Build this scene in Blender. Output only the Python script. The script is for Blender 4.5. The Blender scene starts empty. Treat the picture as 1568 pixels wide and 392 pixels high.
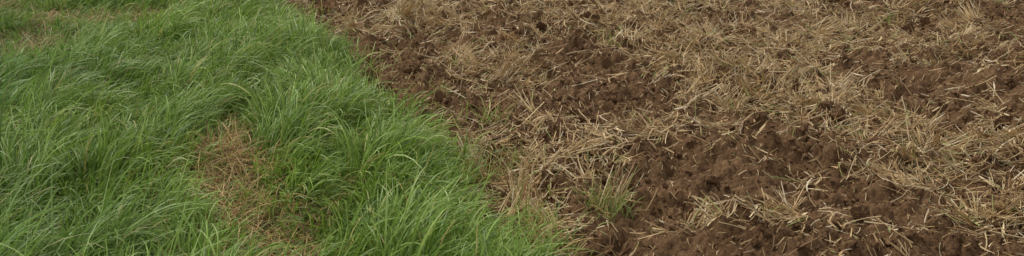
import bpy, math
import numpy as np
from mathutils import Vector
rng=np.random.default_rng(7)
sc=bpy.context.scene
# ---------------------------------------------------------------- noise
def _h(ix,iy,s):
    n=(ix.astype(np.int64)*374761393+iy.astype(np.int64)*668265263+s*1274126177)&0xffffffff
    n=((n^(n>>13))*1274126177)&0xffffffff
    n=((n^(n>>16))*2246822519)&0xffffffff
    n=n^(n>>15)
    return (n&0xffffff)/float(0x1000000)
def vnoise(x,y,s=0):
    ix=np.floor(x);iy=np.floor(y);fx=x-ix;fy=y-iy
    fx=fx*fx*fx*(fx*(fx*6-15)+10);fy=fy*fy*fy*(fy*(fy*6-15)+10)
    a=_h(ix,iy,s);b=_h(ix+1,iy,s);c=_h(ix,iy+1,s);d=_h(ix+1,iy+1,s)
    return (a*(1-fx)+b*fx)*(1-fy)+(c*(1-fx)+d*fx)*fy
def fbm(x,y,s=0,o=4):
    t=0;a=.5;n=0
    for i in range(o):
        t=t+a*vnoise(x*2**i+17.3*i,y*2**i-9.1*i,s+i);n+=a;a*=.5
    return t/n
def cell(x,y,s=0,full=False):
    ix=np.floor(x);iy=np.floor(y);f=np.full(x.shape,9.0);idv=np.zeros(x.shape)
    ox=np.zeros(x.shape);oy=np.zeros(x.shape)
    for dx in(-1,0,1):
        for dy in(-1,0,1):
            cx=ix+dx;cy=iy+dy
            px=cx+_h(cx,cy,s);py=cy+_h(cx,cy,s+5)
            d=(px-x)**2+(py-y)**2
            m=d<f
            f=np.where(m,d,f);idv=np.where(m,_h(cx,cy,s+9),idv)
            if full: ox=np.where(m,x-px,ox);oy=np.where(m,y-py,oy)
    if full: return f,idv,ox,oy
    return f,idv
# ---------------------------------------------------------------- layout (metres)
BY=np.array([-50,2.5,3.5,3.88,4.16,4.54,4.98,5.56,6.16,6.96,7.97,9.3,12,60.])
BX=np.array([10,.5,.12,.02,-.08,-.21,-.31,-.56,-.82,-1.08,-1.50,-2.12,-3.5,-27.])
def edge(y): return np.interp(y,BY,BX)
def edist(x,y):   # >0 on tilled side
    return (x-edge(y)-0.18*(fbm(x*2.5,y*2.5,31)-.5)*2-.10*(fbm(x*9,y*9,32)-.5)*2)*0.9
def sstep(a,b,v):
    t=np.clip((v-a)/(b-a),0,1);return t*t*(3-2*t)
def blobs(x,y,L):
    t=np.zeros(x.shape)
    for (cx,cy,rx,ry,a) in L:
        t+=a*np.exp(-((x-cx)/rx)**2-((y-cy)/ry)**2)
    return t
STRAW=[(-.7,8.1,.4,.4,1),(-.19,6.8,.35,.4,1),(1.17,6.8,.45,.5,1),(1.5,6.16,.5,.4,1.1),(1.87,5.5,.45,.35,1.1),(1.86,4.9,.4,.3,1.1),
(1.98,4.3,.4,.35,1),(1.87,7.5,.7,.5,.9),(2.9,7.8,.8,.6,.8),(.62,8.5,1.0,.45,.8),(0,5.5,.3,.25,.8),(.07,4.6,.2,.25,1.3),(.53,5.2,.4,.22,.7),
(1.08,4.16,.25,.18,1),(2.5,5.4,.3,.5,.7),(2.3,9.2,1.5,.5,.6),(.1,4.1,.15,.2,1)]
DARK=[(-.95,6.9,.25,.6,1.2),(-.6,6.2,.25,.4,1.1),(0,8,.5,.25,.9),(.37,6.3,.45,.3,1),(.62,5.8,.4,.3,1),(1.08,4.98,.45,.25,1.1),(1.4,4.4,.32,.3,1.0),
(2.7,6.7,.6,.2,.8),(.6,4.3,.35,.28,.8),(.75,3.95,.5,.2,.8),(2.3,5.75,.35,.12,.8),(-1.4,8.3,.3,.5,1),(.2,7.3,.3,.3,.6)]
BARE=[(-1.46,5.3,.12,.3,1.0),(-1.38,4.9,.18,.28,1.3),(-1.22,4.5,.23,.28,1.4),(-1.05,4.12,.28,.28,1.35),(-.92,3.75,.32,.28,1.2),(-3.5,7.3,.6,.35,1.4),(-3.15,8.3,.75,.24,1.4),(-3.7,6.8,.3,.25,.9),(-4.3,8.8,.6,.3,1)]
def strawd(x,y):
    d=.30+ .9*(fbm(x*1.6,y*1.6,77)-.5)*1.6+1.5*(fbm(x*4.5,y*4.5,78,3)-.5)+.8*blobs(x,y,STRAW)-.5*blobs(x,y,DARK)
    return np.clip(d,.05,1.3)
def height(x,y):
    e=edist(x,y)
    til=sstep(-.12,.15,e)
    wx=x+.09*(fbm(x*6,y*6,3)-.5)+.03*(fbm(x*22,y*22,5)-.5);wy=y+.09*(fbm(x*6,y*6,4)-.5)+.03*(fbm(x*22,y*22,6)-.5)
    big=(fbm(x*1.7,y*1.7,11,3)-.5)*.19
    u=(x*.88+y*.42)
    fur=.018*np.sin(u*2*math.pi/.42+2.5*(fbm(x*.9,y*.9,12)-.5)*2)
    f1,i1=cell(wx*8.5,wy*8.5,21);f2,i2=cell(wx*19+3,wy*19,22);f3,i3=cell(wx*43,wy*43,23)
    c=.060*i1**1.7*np.clip(1-f1*1.7,0,1)+.036*i2*np.clip(1-f2*1.6,0,1)+.016*i3*np.clip(1-f3*1.4,0,1)
    rough=(fbm(x*30,y*30,25,3)-.5)*.028
    soil=big+fur+c*(.65+.7*fbm(x*2,y*2,27))+rough-.03
    turf=(fbm(x*2,y*2,28,3)-.5)*.07+(fbm(x*14,y*14,29,3)-.5)*.025
    far=np.clip(1-(np.hypot(x,y-6)-12)/15,0,1)
    return (turf*(1-til)+soil*til)*far
# ---------------------------------------------------------------- materials
def mat(name,rough=.8,spec=.3):
    m=bpy.data.materials.new(name);m.use_nodes=True
    nt=m.node_tree;b=nt.nodes['Principled BSDF']
    b.inputs['Roughness'].default_value=rough
    b.inputs['Specular IOR Level'].default_value=spec
    return m,nt,b
def soilmat(name,attr=False):
    m,nt,b=mat(name,.92,.15);N=nt.nodes;L=nt.links
    tc=N.new('ShaderNodeTexCoord')
    def noise(s,d,r=.6):
        n=N.new('ShaderNodeTexNoise');n.inputs['Scale'].default_value=s;n.inputs['Detail'].default_value=d;n.inputs['Roughness'].default_value=r
        L.new(tc.outputs['Object'],n.inputs['Vector']);return n
    a=noise(3.5,6);c=noise(70,5,.7)
    r=N.new('ShaderNodeValToRGB');L.new(a.outputs['Fac'],r.inputs['Fac'])
    r.color_ramp.elements[0].position=.3;r.color_ramp.elements[0].color=(.150,.083,.040,1)
    r.color_ramp.elements[1].position=.72;r.color_ramp.elements[1].color=(.29,.174,.090,1)
    r2=N.new('ShaderNodeValToRGB');L.new(c.outputs['Fac'],r2.inputs['Fac'])
    r2.color_ramp.elements[0].position=.34;r2.color_ramp.elements[0].color=(.48,.45,.42,1)
    r2.color_ramp.elements[1].position=.66;r2.color_ramp.elements[1].color=(1.35,1.32,1.25,1)
    mx=N.new('ShaderNodeMix');mx.data_type='RGBA';mx.blend_type='MULTIPLY';mx.inputs[0].default_value=1
    L.new(r.outputs['Color'],mx.inputs[6]);L.new(r2.outputs['Color'],mx.inputs[7])
    out=mx.outputs[2]
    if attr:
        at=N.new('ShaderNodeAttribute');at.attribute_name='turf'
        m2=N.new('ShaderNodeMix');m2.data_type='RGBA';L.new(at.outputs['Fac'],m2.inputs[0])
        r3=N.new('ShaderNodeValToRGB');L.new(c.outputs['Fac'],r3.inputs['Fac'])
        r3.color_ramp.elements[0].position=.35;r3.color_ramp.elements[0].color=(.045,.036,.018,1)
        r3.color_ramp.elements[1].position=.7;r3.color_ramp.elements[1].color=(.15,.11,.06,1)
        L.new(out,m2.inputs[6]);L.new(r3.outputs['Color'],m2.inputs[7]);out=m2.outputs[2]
    L.new(out,b.inputs['Base Color'])
    bp=N.new('ShaderNodeBump');bp.inputs['Strength'].default_value=1;bp.inputs['Distance'].default_value=.013
    d=noise(110,6,.75);L.new(d.outputs['Fac'],bp.inputs['Height']);L.new(bp.outputs['Normal'],b.inputs['Normal'])
    return m
def plantmat(name,rough,spec,trans):
    m,nt,b=mat(name,rough,spec);N=nt.nodes;L=nt.links
    at=N.new('ShaderNodeAttribute');at.attribute_name='Col'
    tc=N.new('ShaderNodeTexCoord');n=N.new('ShaderNodeTexNoise');n.inputs['Scale'].default_value=90
    L.new(tc.outputs['Object'],n.inputs['Vector'])
    mr=N.new('ShaderNodeMapRange');mr.inputs[3].default_value=.75;mr.inputs[4].default_value=1.25;L.new(n.outputs['Fac'],mr.inputs[0])
    vm=N.new('ShaderNodeVectorMath');vm.operation='SCALE';L.new(at.outputs['Color'],vm.inputs[0]);L.new(mr.outputs[0],vm.inputs['Scale'])
    L.new(vm.outputs[0],b.inputs['Base Color'])
    if trans>0:
        t=N.new('ShaderNodeBsdfTranslucent');L.new(vm.outputs[0],t.inputs['Color'])
        ms=N.new('ShaderNodeMixShader');ms.inputs[0].default_value=trans
        o=N['Material Output'];L.new(b.outputs[0],ms.inputs[1]);L.new(t.outputs[0],ms.inputs[2]);L.new(ms.outputs[0],o.inputs[0])
    return m
# ---------------------------------------------------------------- mesh helpers
def mkmesh(name,v,f,m,col=None,smooth=True,loc=None):
    me=bpy.data.meshes.new(name);k=f.shape[1]
    me.vertices.add(len(v));me.vertices.foreach_set('co',np.ascontiguousarray(v,dtype=np.float32).ravel())
    me.loops.add(f.size);me.loops.foreach_set('vertex_index',np.ascontiguousarray(f,dtype=np.int32).ravel())
    me.polygons.add(len(f));me.polygons.foreach_set('loop_start',np.arange(0,f.size,k,dtype=np.int32))
    me.polygons.foreach_set('loop_total',np.full(len(f),k,dtype=np.int32))
    me.polygons.foreach_set('use_smooth',np.full(len(f),smooth,dtype=bool))
    me.update(calc_edges=True)
    if col is not None:
        a=me.color_attributes.new('Col','FLOAT_COLOR','POINT')
        c=np.ones((len(v),4),dtype=np.float32);c[:,:3]=col;a.data.foreach_set('color',c.ravel())
    me.materials.append(m)
    o=bpy.data.objects.new(name,me);sc.collection.objects.link(o);return o
def ribbons(P,W,S,C):
    n,k,_=P.shape
    A=P-S*W[...,None]*.5;B=P+S*W[...,None]*.5
    V=np.stack([A,B],2).reshape(-1,3)
    base=(np.arange(n)*k*2)[:,None]+(np.arange(k-1)*2)[None]
    F=np.stack([base,base+1,base+3,base+2],-1).reshape(-1,4)
    CC=np.repeat(C[:,:,None,:],2,2).reshape(-1,3)
    return V,F,CC
def tubes(P,R,C):
    n,k,_=P.shape
    T=P[:,-1]-P[:,0];T/=np.linalg.norm(T,axis=1,keepdims=True)+1e-9
    up=np.array([0,0,1.0]);S=np.cross(T,up+1e-3*rng.normal(size=T.shape));S/=np.linalg.norm(S,axis=1,keepdims=True)
    U=np.cross(S,T);V=[]
    for a in (0,1,2,3):
        an=a*math.pi/2+.6
        V.append(P+(S*math.cos(an)+U*math.sin(an))[:,None]*R[...,None])
    V=np.stack(V,2).reshape(-1,3);F=[]
    base=(np.arange(n)*k*4)[:,None]+(np.arange(k-1)*4)[None]
    for a in range(4):
        b=(a+1)%4;F.append(np.stack([base+a,base+b,base+4+b,base+4+a],-1).reshape(-1,4))
    b0=np.arange(n)*k*4;b1=b0+(k-1)*4
    F.append(np.stack([b0+3,b0+2,b0+1,b0],-1));F.append(np.stack([b1,b1+1,b1+2,b1+3],-1))
    return V,np.concatenate(F),np.repeat(C[:,:,None,:],4,2).reshape(-1,3)
def cat(L):
    V=[];F=[];C=[];o=0
    for v,f,c in L:
        V.append(v);F.append(f+o);C.append(c);o+=len(v)
    return np.concatenate(V),np.concatenate(F),np.concatenate(C)
# ---------------------------------------------------------------- ground
def axis(a,b,st,far):
    m=np.arange(a,b,st);g=[];s=st;p=m[-1]
    while p<far: s*=1.22;p+=s;g.append(p)
    l=[];s=st;p=m[0]
    while p>-far: s*=1.22;p-=s;l.append(p)
    return np.concatenate([l[::-1],m,g])
gx=axis(-5,5.6,.010,600);gy=axis(3.2,10.8,.011,600)
X,Y=np.meshgrid(gx,gy);Z=height(X,Y)
nx,ny=len(gx),len(gy)
V=np.stack([X,Y,Z],-1).reshape(-1,3)
i=(np.arange(ny-1)[:,None]*nx+np.arange(nx-1)[None]).ravel()
F=np.stack([i,i+1,i+nx+1,i+nx],-1)
g=mkmesh('field_ground',V,F,soilmat('field_soil',True))
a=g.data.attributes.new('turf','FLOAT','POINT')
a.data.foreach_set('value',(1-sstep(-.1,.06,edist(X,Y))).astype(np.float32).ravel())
# ---------------------------------------------------------------- clods
def ico(sub):
    import bmesh
    bm=bmesh.new();bmesh.ops.create_icosphere(bm,subdivisions=sub,radius=1)
    v=np.array([x.co[:] for x in bm.verts]);f=np.array([[q.index for q in p.verts] for p in bm.faces]);bm.free();return v,f
def clods(n,smin,smax,sub,pw):
    v0,f0=ico(sub);x=rng.uniform(-3.4,5.2,n);y=rng.uniform(3.2,10.6,n)
    k=(edist(x,y)>rng.uniform(-.02,.12,n))&(fbm(x*3,y*3,41)+rng.normal(0,.12,n)>.42);x=x[k];y=y[k];n=len(x)
    s=smin+(smax-smin)*rng.random(n)**pw
    vs=[]
    for j in range(12):
        r=np.ones(len(v0))
        for q in range(8):
            d=rng.normal(size=3);d/=np.linalg.norm(d);c=rng.uniform(.3,.8)
            pr=v0@d;r=np.where(pr>c,np.minimum(r,c/np.maximum(pr,.01)*1.0),r)
        r*=1+.15*rng.normal(size=len(v0));vs.append(v0*r[:,None])
    vs=np.array(vs);idx=rng.integers(0,12,n);B=vs[idx]
    q=rng.normal(size=(n,4));q/=np.linalg.norm(q,axis=1,keepdims=True);w,a,b,c=q.T
    R=np.stack([1-2*(b*b+c*c),2*(a*b-c*w),2*(a*c+b*w),2*(a*b+c*w),1-2*(a*a+c*c),2*(b*c-a*w),2*(a*c-b*w),2*(b*c+a*w),1-2*(a*a+b*b)],-1).reshape(n,3,3)
    B=B*rng.uniform(.55,1.35,(n,1,3));B=np.einsum('nij,nkj->nki',R,B)*s[:,None,None]
    z=height(x,y)+s*rng.uniform(-.1,.5,n)
    B+=np.stack([x,y,z],-1)[:,None]
    F=(f0[None]+(np.arange(n)*len(v0))[:,None,None]).reshape(-1,3)
    return B.reshape(-1,3),F,np.ones((n*len(v0),3))
V,F,C=cat([clods(75000,.004,.013,1,1.3),clods(13000,.012,.032,2,2.0),clods(800,.03,.058,3,1.8)])
mkmesh('soil_clods',V,F,soilmat('clod_soil'),None,False)
# ---------------------------------------------------------------- straw
def scol(n,gfrac=.06):
    pal=np.array([[.66,.47,.23],[.78,.60,.33],[.52,.34,.15],[.33,.20,.095],[.56,.45,.27],[.86,.72,.48]])
    p=pal[rng.choice(6,n,p=[.29,.24,.2,.12,.07,.08])]*rng.uniform(.75,1.12,(n,1))
    g=rng.random(n)<gfrac
    p[g]=np.array([.38,.42,.14])*rng.uniform(.7,1.2,(g.sum(),1))
    return p
def cand(n,fn,x0=-3.2,x1=5.2,y0=3.2,y1=10.6):
    x=rng.uniform(x0,x1,n);y=rng.uniform(y0,y1,n);k=fn(x,y)>rng.random(n);return x[k],y[k]
def tilled(x,y): return (edist(x,y)>rng.uniform(-.08,.1,len(x)))
def lying(n,lmin,lmax,rad,lift,fn,tube=True,gf=.05):
    x,y=cand(n,fn);k=len(x)
    ang=(fbm(x*3,y*3,91,2)-.5)*7+rng.normal(0,.8,k)
    Ln=lmin+(lmax-lmin)*rng.random(k)**1.6
    t=np.linspace(-.5,.5,4)
    bend=rng.normal(0,.09,k)
    px=x[:,None]+np.cos(ang)[:,None]*Ln[:,None]*t-np.sin(ang)[:,None]*(bend*Ln)[:,None]*(t**2*4)
    py=y[:,None]+np.sin(ang)[:,None]*Ln[:,None]*t+np.cos(ang)[:,None]*(bend*Ln)[:,None]*(t**2*4)
    hz=height(px,py)
    e0=hz[:,0]+rng.random(k)*lift;e1=hz[:,3]+rng.random(k)*lift
    lin=e0[:,None]*(1-(t+.5))+e1[:,None]*(t+.5)
    ex=np.clip((hz-lin).max(1),0,.05)
    pz=lin+ex[:,None]*.8+.004
    P=np.stack([px,py,pz],-1);c=scol(k,gf)
    C=np.repeat(c[:,None],4,1)
    if tube:
        R=np.ones((k,4))*(rad*rng.uniform(.65,1.3,k))[:,None]
        return tubes(P,R,C)
    S=np.stack([-np.sin(ang),np.cos(ang),rng.normal(0,.5,k)],-1);S/=np.linalg.norm(S,axis=1,keepdims=True)
    W=np.array([.6,1,.9,.25])[None]*(rad*2*rng.uniform(.6,1.5,k))[:,None]
    return ribbons(P,W,np.repeat(S[:,None],4,1),C)
def tufts(n,fn,smin=8,smax=22,gf=.05,pts=None,lmul=1,steep=0.):
    if pts is None: x,y=cand(n,fn)
    else: x,y=np.array(pts).T
    PX=[];DIR=[];LN=[];PH=[];CC=[]
    for a,b in zip(x,y):
        m=rng.integers(smin,smax);az=rng.uniform(0,2*math.pi);el=rng.uniform(.05,.75)+steep
        sp=rng.uniform(.2,.6)
        PX.append(np.stack([a+rng.normal(0,.022,m),b+rng.normal(0,.022,m)],-1))
        DIR.append(az+rng.normal(0,sp,m));PH.append(np.clip(el+rng.normal(0,.25,m),-.02,1.3))
        LN.append(rng.uniform(.05,.19,m)*lmul*rng.uniform(.8,1.15))
        c=scol(m,gf)*rng.uniform(.9,1.15);CC.append(c)
    p=np.concatenate(PX);az=np.concatenate(DIR);ph=np.concatenate(PH);ln=np.concatenate(LN);c=np.concatenate(CC)
    z=height(p[:,0],p[:,1]);k=len(p);t=np.linspace(0,1,4)
    sag=rng.uniform(0,.3,k)
    r=(np.cos(ph)*ln)[:,None]*t
    P=np.stack([p[:,:1]+np.cos(az)[:,None]*r,p[:,1:]+np.sin(az)[:,None]*r,(z+.004)[:,None]+(np.sin(ph)*ln)[:,None]*t-(sag*ln*.4)[:,None]*t**2],-1)
    hz=height(P[...,0],P[...,1]);P[...,2]=np.maximum(P[...,2],hz+.002)
    R=(rng.uniform(.0014,.0030,k))[:,None]*np.array([1.15,1,.9,.75])
    return tubes(P,R,np.repeat(c[:,None],4,1))
fS=lambda x,y: tilled(x,y)*strawd(x,y)
fU=lambda x,y: tilled(x,y)*(.25+.75*strawd(x,y))
bigpts=[(.05,4.35),(.04,4.5),(.11,4.42),(-.0,4.7),(.16,4.2),(-.15,4.95),(-.2,5.1),(.43,4.45),(1.05,4.15),(1.15,4.2),(-.7,8.0),(-.6,8.15),(-.8,8.2),(-.2,6.9),(-.1,6.7),(.1,4.1),(.18,3.95),(1.4,6.2),(1.6,6.0),(1.9,5.0),(2.1,4.4)]
V,F,C=cat([lying(26000,.04,.18,.0022,.03,fS),lying(75000,.010,.055,.0018,.008,fU),
 lying(24000,.03,.14,.0034,.03,fS,False,.04),tufts(3600,lambda x,y:tilled(x,y)*np.clip(strawd(x,y),0,1.3)**1.8),
 tufts(0,None,22,38,.05,bigpts,1.25,.35)])
mkmesh('straw_stubble',V,F,plantmat('dry_straw',.6,.25,.12),C,False)
# ---------------------------------------------------------------- grass
def bare(x,y): return np.clip(blobs(x,y,BARE)*(.75+1.1*(fbm(x*7,y*7,55)-.5)*2),0,1)
def grass(x,y,hmul,wid,greens,seed,lean0=(.05,.4),lean1=(1.2,2.4),K=7,fan=True,rootcol=None,h0=(.15,.33)):
    n=len(x)
    wx=x+.12*(fbm(x*4,y*4,102)-.5);wy=y+.12*(fbm(x*4,y*4,103)-.5)
    f,idv,ox,oy=cell(wx*3.9,wy*3.9,101,True)
    fld=(fbm(x*.9,y*.9,104,2)-.5)*4.0-.4+(idv-.5)*2.6
    vx=np.cos(fld)*.9+ox*1.4;vy=np.sin(fld)*.9+oy*1.4
    az=np.arctan2(vy,vx)+rng.normal(0,.48,n)
    if not fan: az=rng.uniform(0,2*math.pi,n)
    dome=np.clip(1.2-f*1.1,.5,1.2) if fan else 1
    Ln=rng.uniform(h0[0],h0[1],n)*hmul*(.75+.5*idv)*dome
    th0=rng.uniform(*lean0,n)
    th1=rng.uniform(*lean1,n);pw=rng.uniform(.9,2.2,n)
    up=rng.random(n)<.10;th1=np.where(up,rng.uniform(.3,.9,n),th1)
    s=np.linspace(0,1,K)
    TH=th0[:,None]+(th1-th0)[:,None]*s[None]**pw[:,None]
    mid=(TH[:,1:]+TH[:,:-1])/2;ds=Ln[:,None]/(K-1)
    rr=np.concatenate([np.zeros((n,1)),np.cumsum(np.sin(mid)*ds,1)],1)
    zz=np.concatenate([np.zeros((n,1)),np.cumsum(np.cos(mid)*ds,1)],1)
    AZ=az[:,None]+(rng.normal(0,.35,n))[:,None]*s
    z0=height(x,y)-.004
    P=np.stack([x[:,None]+np.cos(AZ)*rr,y[:,None]+np.sin(AZ)*rr,z0[:,None]+zz],-1)
    P[...,2]=np.maximum(P[...,2],z0[:,None]+.004*s)
    tw=rng.normal(0,.5,n)[:,None]+rng.normal(0,.5,n)[:,None]*s
    T=np.gradient(P,axis=1);T/=np.linalg.norm(T,axis=2,keepdims=True)+1e-9
    S0=np.stack([-np.sin(AZ),np.cos(AZ),np.zeros_like(AZ)],-1);N0=np.cross(S0,T)
    S=S0*np.cos(tw)[...,None]+N0*np.sin(tw)[...,None]
    prof=np.interp(s,[0,.2,.5,.75,.9,1],[.6,.95,1,.75,.42,.04])
    W=prof[None]*(wid*rng.uniform(.5,1.3,n))[:,None]
    pal,pr=greens
    c=pal[rng.choice(len(pal),n,p=pr)]*rng.uniform(.7,1.3,(n,1))*(.85+.3*idv)[:,None]
    e=-edist(x,y);w=sstep(.3,2.6,e)*(.6+.8*(fbm(x*1.3,y*1.3,66)-.5)*2)
    w=np.clip(w,0,1)[:,None]
    c=c*(np.array([1.15,1.06,.85])*(1-w)+np.array([.96,.96,1.25])*w)
    C=np.repeat(c[:,None],K,1)
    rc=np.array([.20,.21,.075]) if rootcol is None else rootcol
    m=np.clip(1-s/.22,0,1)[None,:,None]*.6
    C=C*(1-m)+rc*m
    return ribbons(P,W,S,C)
G=(np.array([[.155,.27,.042],[.20,.34,.055],[.105,.195,.036],[.27,.39,.10],[.38,.34,.13]]),[.32,.3,.19,.14,.05])
def gprob(x,y):
    e=-edist(x,y)
    wx=x+.12*(fbm(x*4,y*4,102)-.5);wy=y+.12*(fbm(x*4,y*4,103)-.5)
    f,_=cell(wx*3.9,wy*3.9,101)
    return sstep(-.08,.16,e)*(1-.95*bare(x,y))*(.6+.5*fbm(x*3,y*3,57))*np.clip(1.2-f*1.3,.22,1)
x,y=cand(300000,gprob,-6.2,1,3.0,12.0)
print('blades',len(x))
def hmod(x,y):
    near=np.clip(blobs(x,y-.12,BARE)+.6*blobs(x,y+.3,BARE[5:]),0,1)
    return (.5+.85*fbm(x*1.7,y*1.7,58,3))*(.6+.4*sstep(0,.5,-edist(x,y)))*(1-.6*near)
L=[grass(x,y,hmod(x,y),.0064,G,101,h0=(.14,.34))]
x,y=cand(90000,lambda x,y:gprob(x,y)*.9,-6.2,1,3.0,12.0)
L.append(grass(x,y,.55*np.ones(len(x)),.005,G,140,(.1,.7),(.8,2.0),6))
# long, pale, wind-laid leaves over the tussocks
G2=(np.array([[.25,.39,.10],[.32,.44,.16],[.19,.33,.06],[.42,.42,.18]]),[.4,.25,.28,.07])
x,y=cand(42000,gprob,-6.2,.8,3.0,12.0)
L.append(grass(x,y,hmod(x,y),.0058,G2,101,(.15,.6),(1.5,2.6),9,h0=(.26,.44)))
V,F,C=cat(L)
mkmesh('meadow_grass',V,F,plantmat('grass_blade',.48,.4,.3),C,True)
# dead thatch
D=(np.array([[.46,.32,.17],[.56,.43,.25],[.30,.20,.10],[.34,.30,.13],[.22,.29,.08]]),[.3,.22,.2,.15,.13])
x,y=cand(190000,lambda x,y:(edist(x,y)<.04)*np.clip(.09+1.0*bare(x,y),0,1),-6,1,3.0,11)
L=[grass(x,y,.62*np.ones(len(x)),.004,D,170,(.6,1.5),(1.2,1.9),5,False,np.array([.25,.18,.1]))]
V,F,C=cat(L);mkmesh('dead_grass_thatch',V,F,plantmat('dead_grass',.7,.2,.15),C,True)
# sprouting green tufts on the tilled soil
pts=[(.38,4.45,.8,45),(.43,4.36,.7,40),(-.1,5.6,.6,30),(.66,7.25,.6,22),(2.1,5.9,.5,12),(-.02,5.0,.5,18),(2.9,8.3,.6,18),(.08,4.15,.8,35),(.17,3.9,.8,40),(-.1,4.75,.7,30),
(-.35,6.9,.5,14),(-.25,7.4,.5,12),(-.4,6.1,.5,16)]
xs=[];ys=[];hm=[]
for a,b,h,m in pts:
    xs.append(a+rng.normal(0,.04,m));ys.append(b+rng.normal(0,.045,m));hm.append(np.full(m,h))
ex,ey=cand(9000,lambda x,y:(np.abs(edist(x,y)-.1)<.24)*.4*fbm(x*5,y*5,93)**2*2,-3,1.2,3,10.6)
xs.append(ex);ys.append(ey);hm.append(np.full(len(ex),.55))
SG=(np.array([[.22,.32,.08],[.33,.40,.14],[.48,.44,.2],[.14,.25,.05]]),[.32,.3,.25,.13])
V,F,C=grass(np.concatenate(xs),np.concatenate(ys),np.concatenate(hm),.005,SG,190,(.05,.9),(.5,1.6),6,False)
mkmesh('volunteer_seedlings',V,F,plantmat('seedling_leaf',.5,.35,.25),C,True)
# ---------------------------------------------------------------- light
w=bpy.data.worlds.new('World');sc.world=w;w.use_nodes=True;nt=w.node_tree
sky=nt.nodes.new('ShaderNodeTexSky');sky.sky_type='NISHITA';sky.sun_disc=False
el,az=math.radians(58),math.radians(-40)
sky.sun_elevation=el;sky.sun_rotation=az;sky.dust_density=3;sky.air_density=1
hs=nt.nodes.new('ShaderNodeHueSaturation');hs.inputs['Saturation'].default_value=.2
nt.links.new(sky.outputs[0],hs.inputs['Color']);nt.links.new(hs.outputs[0],nt.nodes['Background'].inputs[0])
nt.nodes['Background'].inputs[1].default_value=.15
s=bpy.data.lights.new('sun','SUN');s.energy=1.45;s.angle=math.radians(18);s.color=(1,.96,.89)
so=bpy.data.objects.new('sun',s);sc.collection.objects.link(so)
d=Vector((math.sin(az)*math.cos(el),math.cos(az)*math.cos(el),math.sin(el)))
so.rotation_euler=d.to_track_quat('Z','Y').to_euler()
# ---------------------------------------------------------------- camera
cd=bpy.data.cameras.new('camera');cam=bpy.data.objects.new('camera',cd);sc.collection.objects.link(cam)
cam.location=(0,0,1.7);cam.rotation_euler=(math.radians(90-17),0,0)
cd.sensor_width=36;cd.lens=36/(2*.466);cd.clip_end=2000
sc.camera=cam
sc.view_settings.view_transform='Standard';sc.view_settings.look='None';sc.view_settings.exposure=0
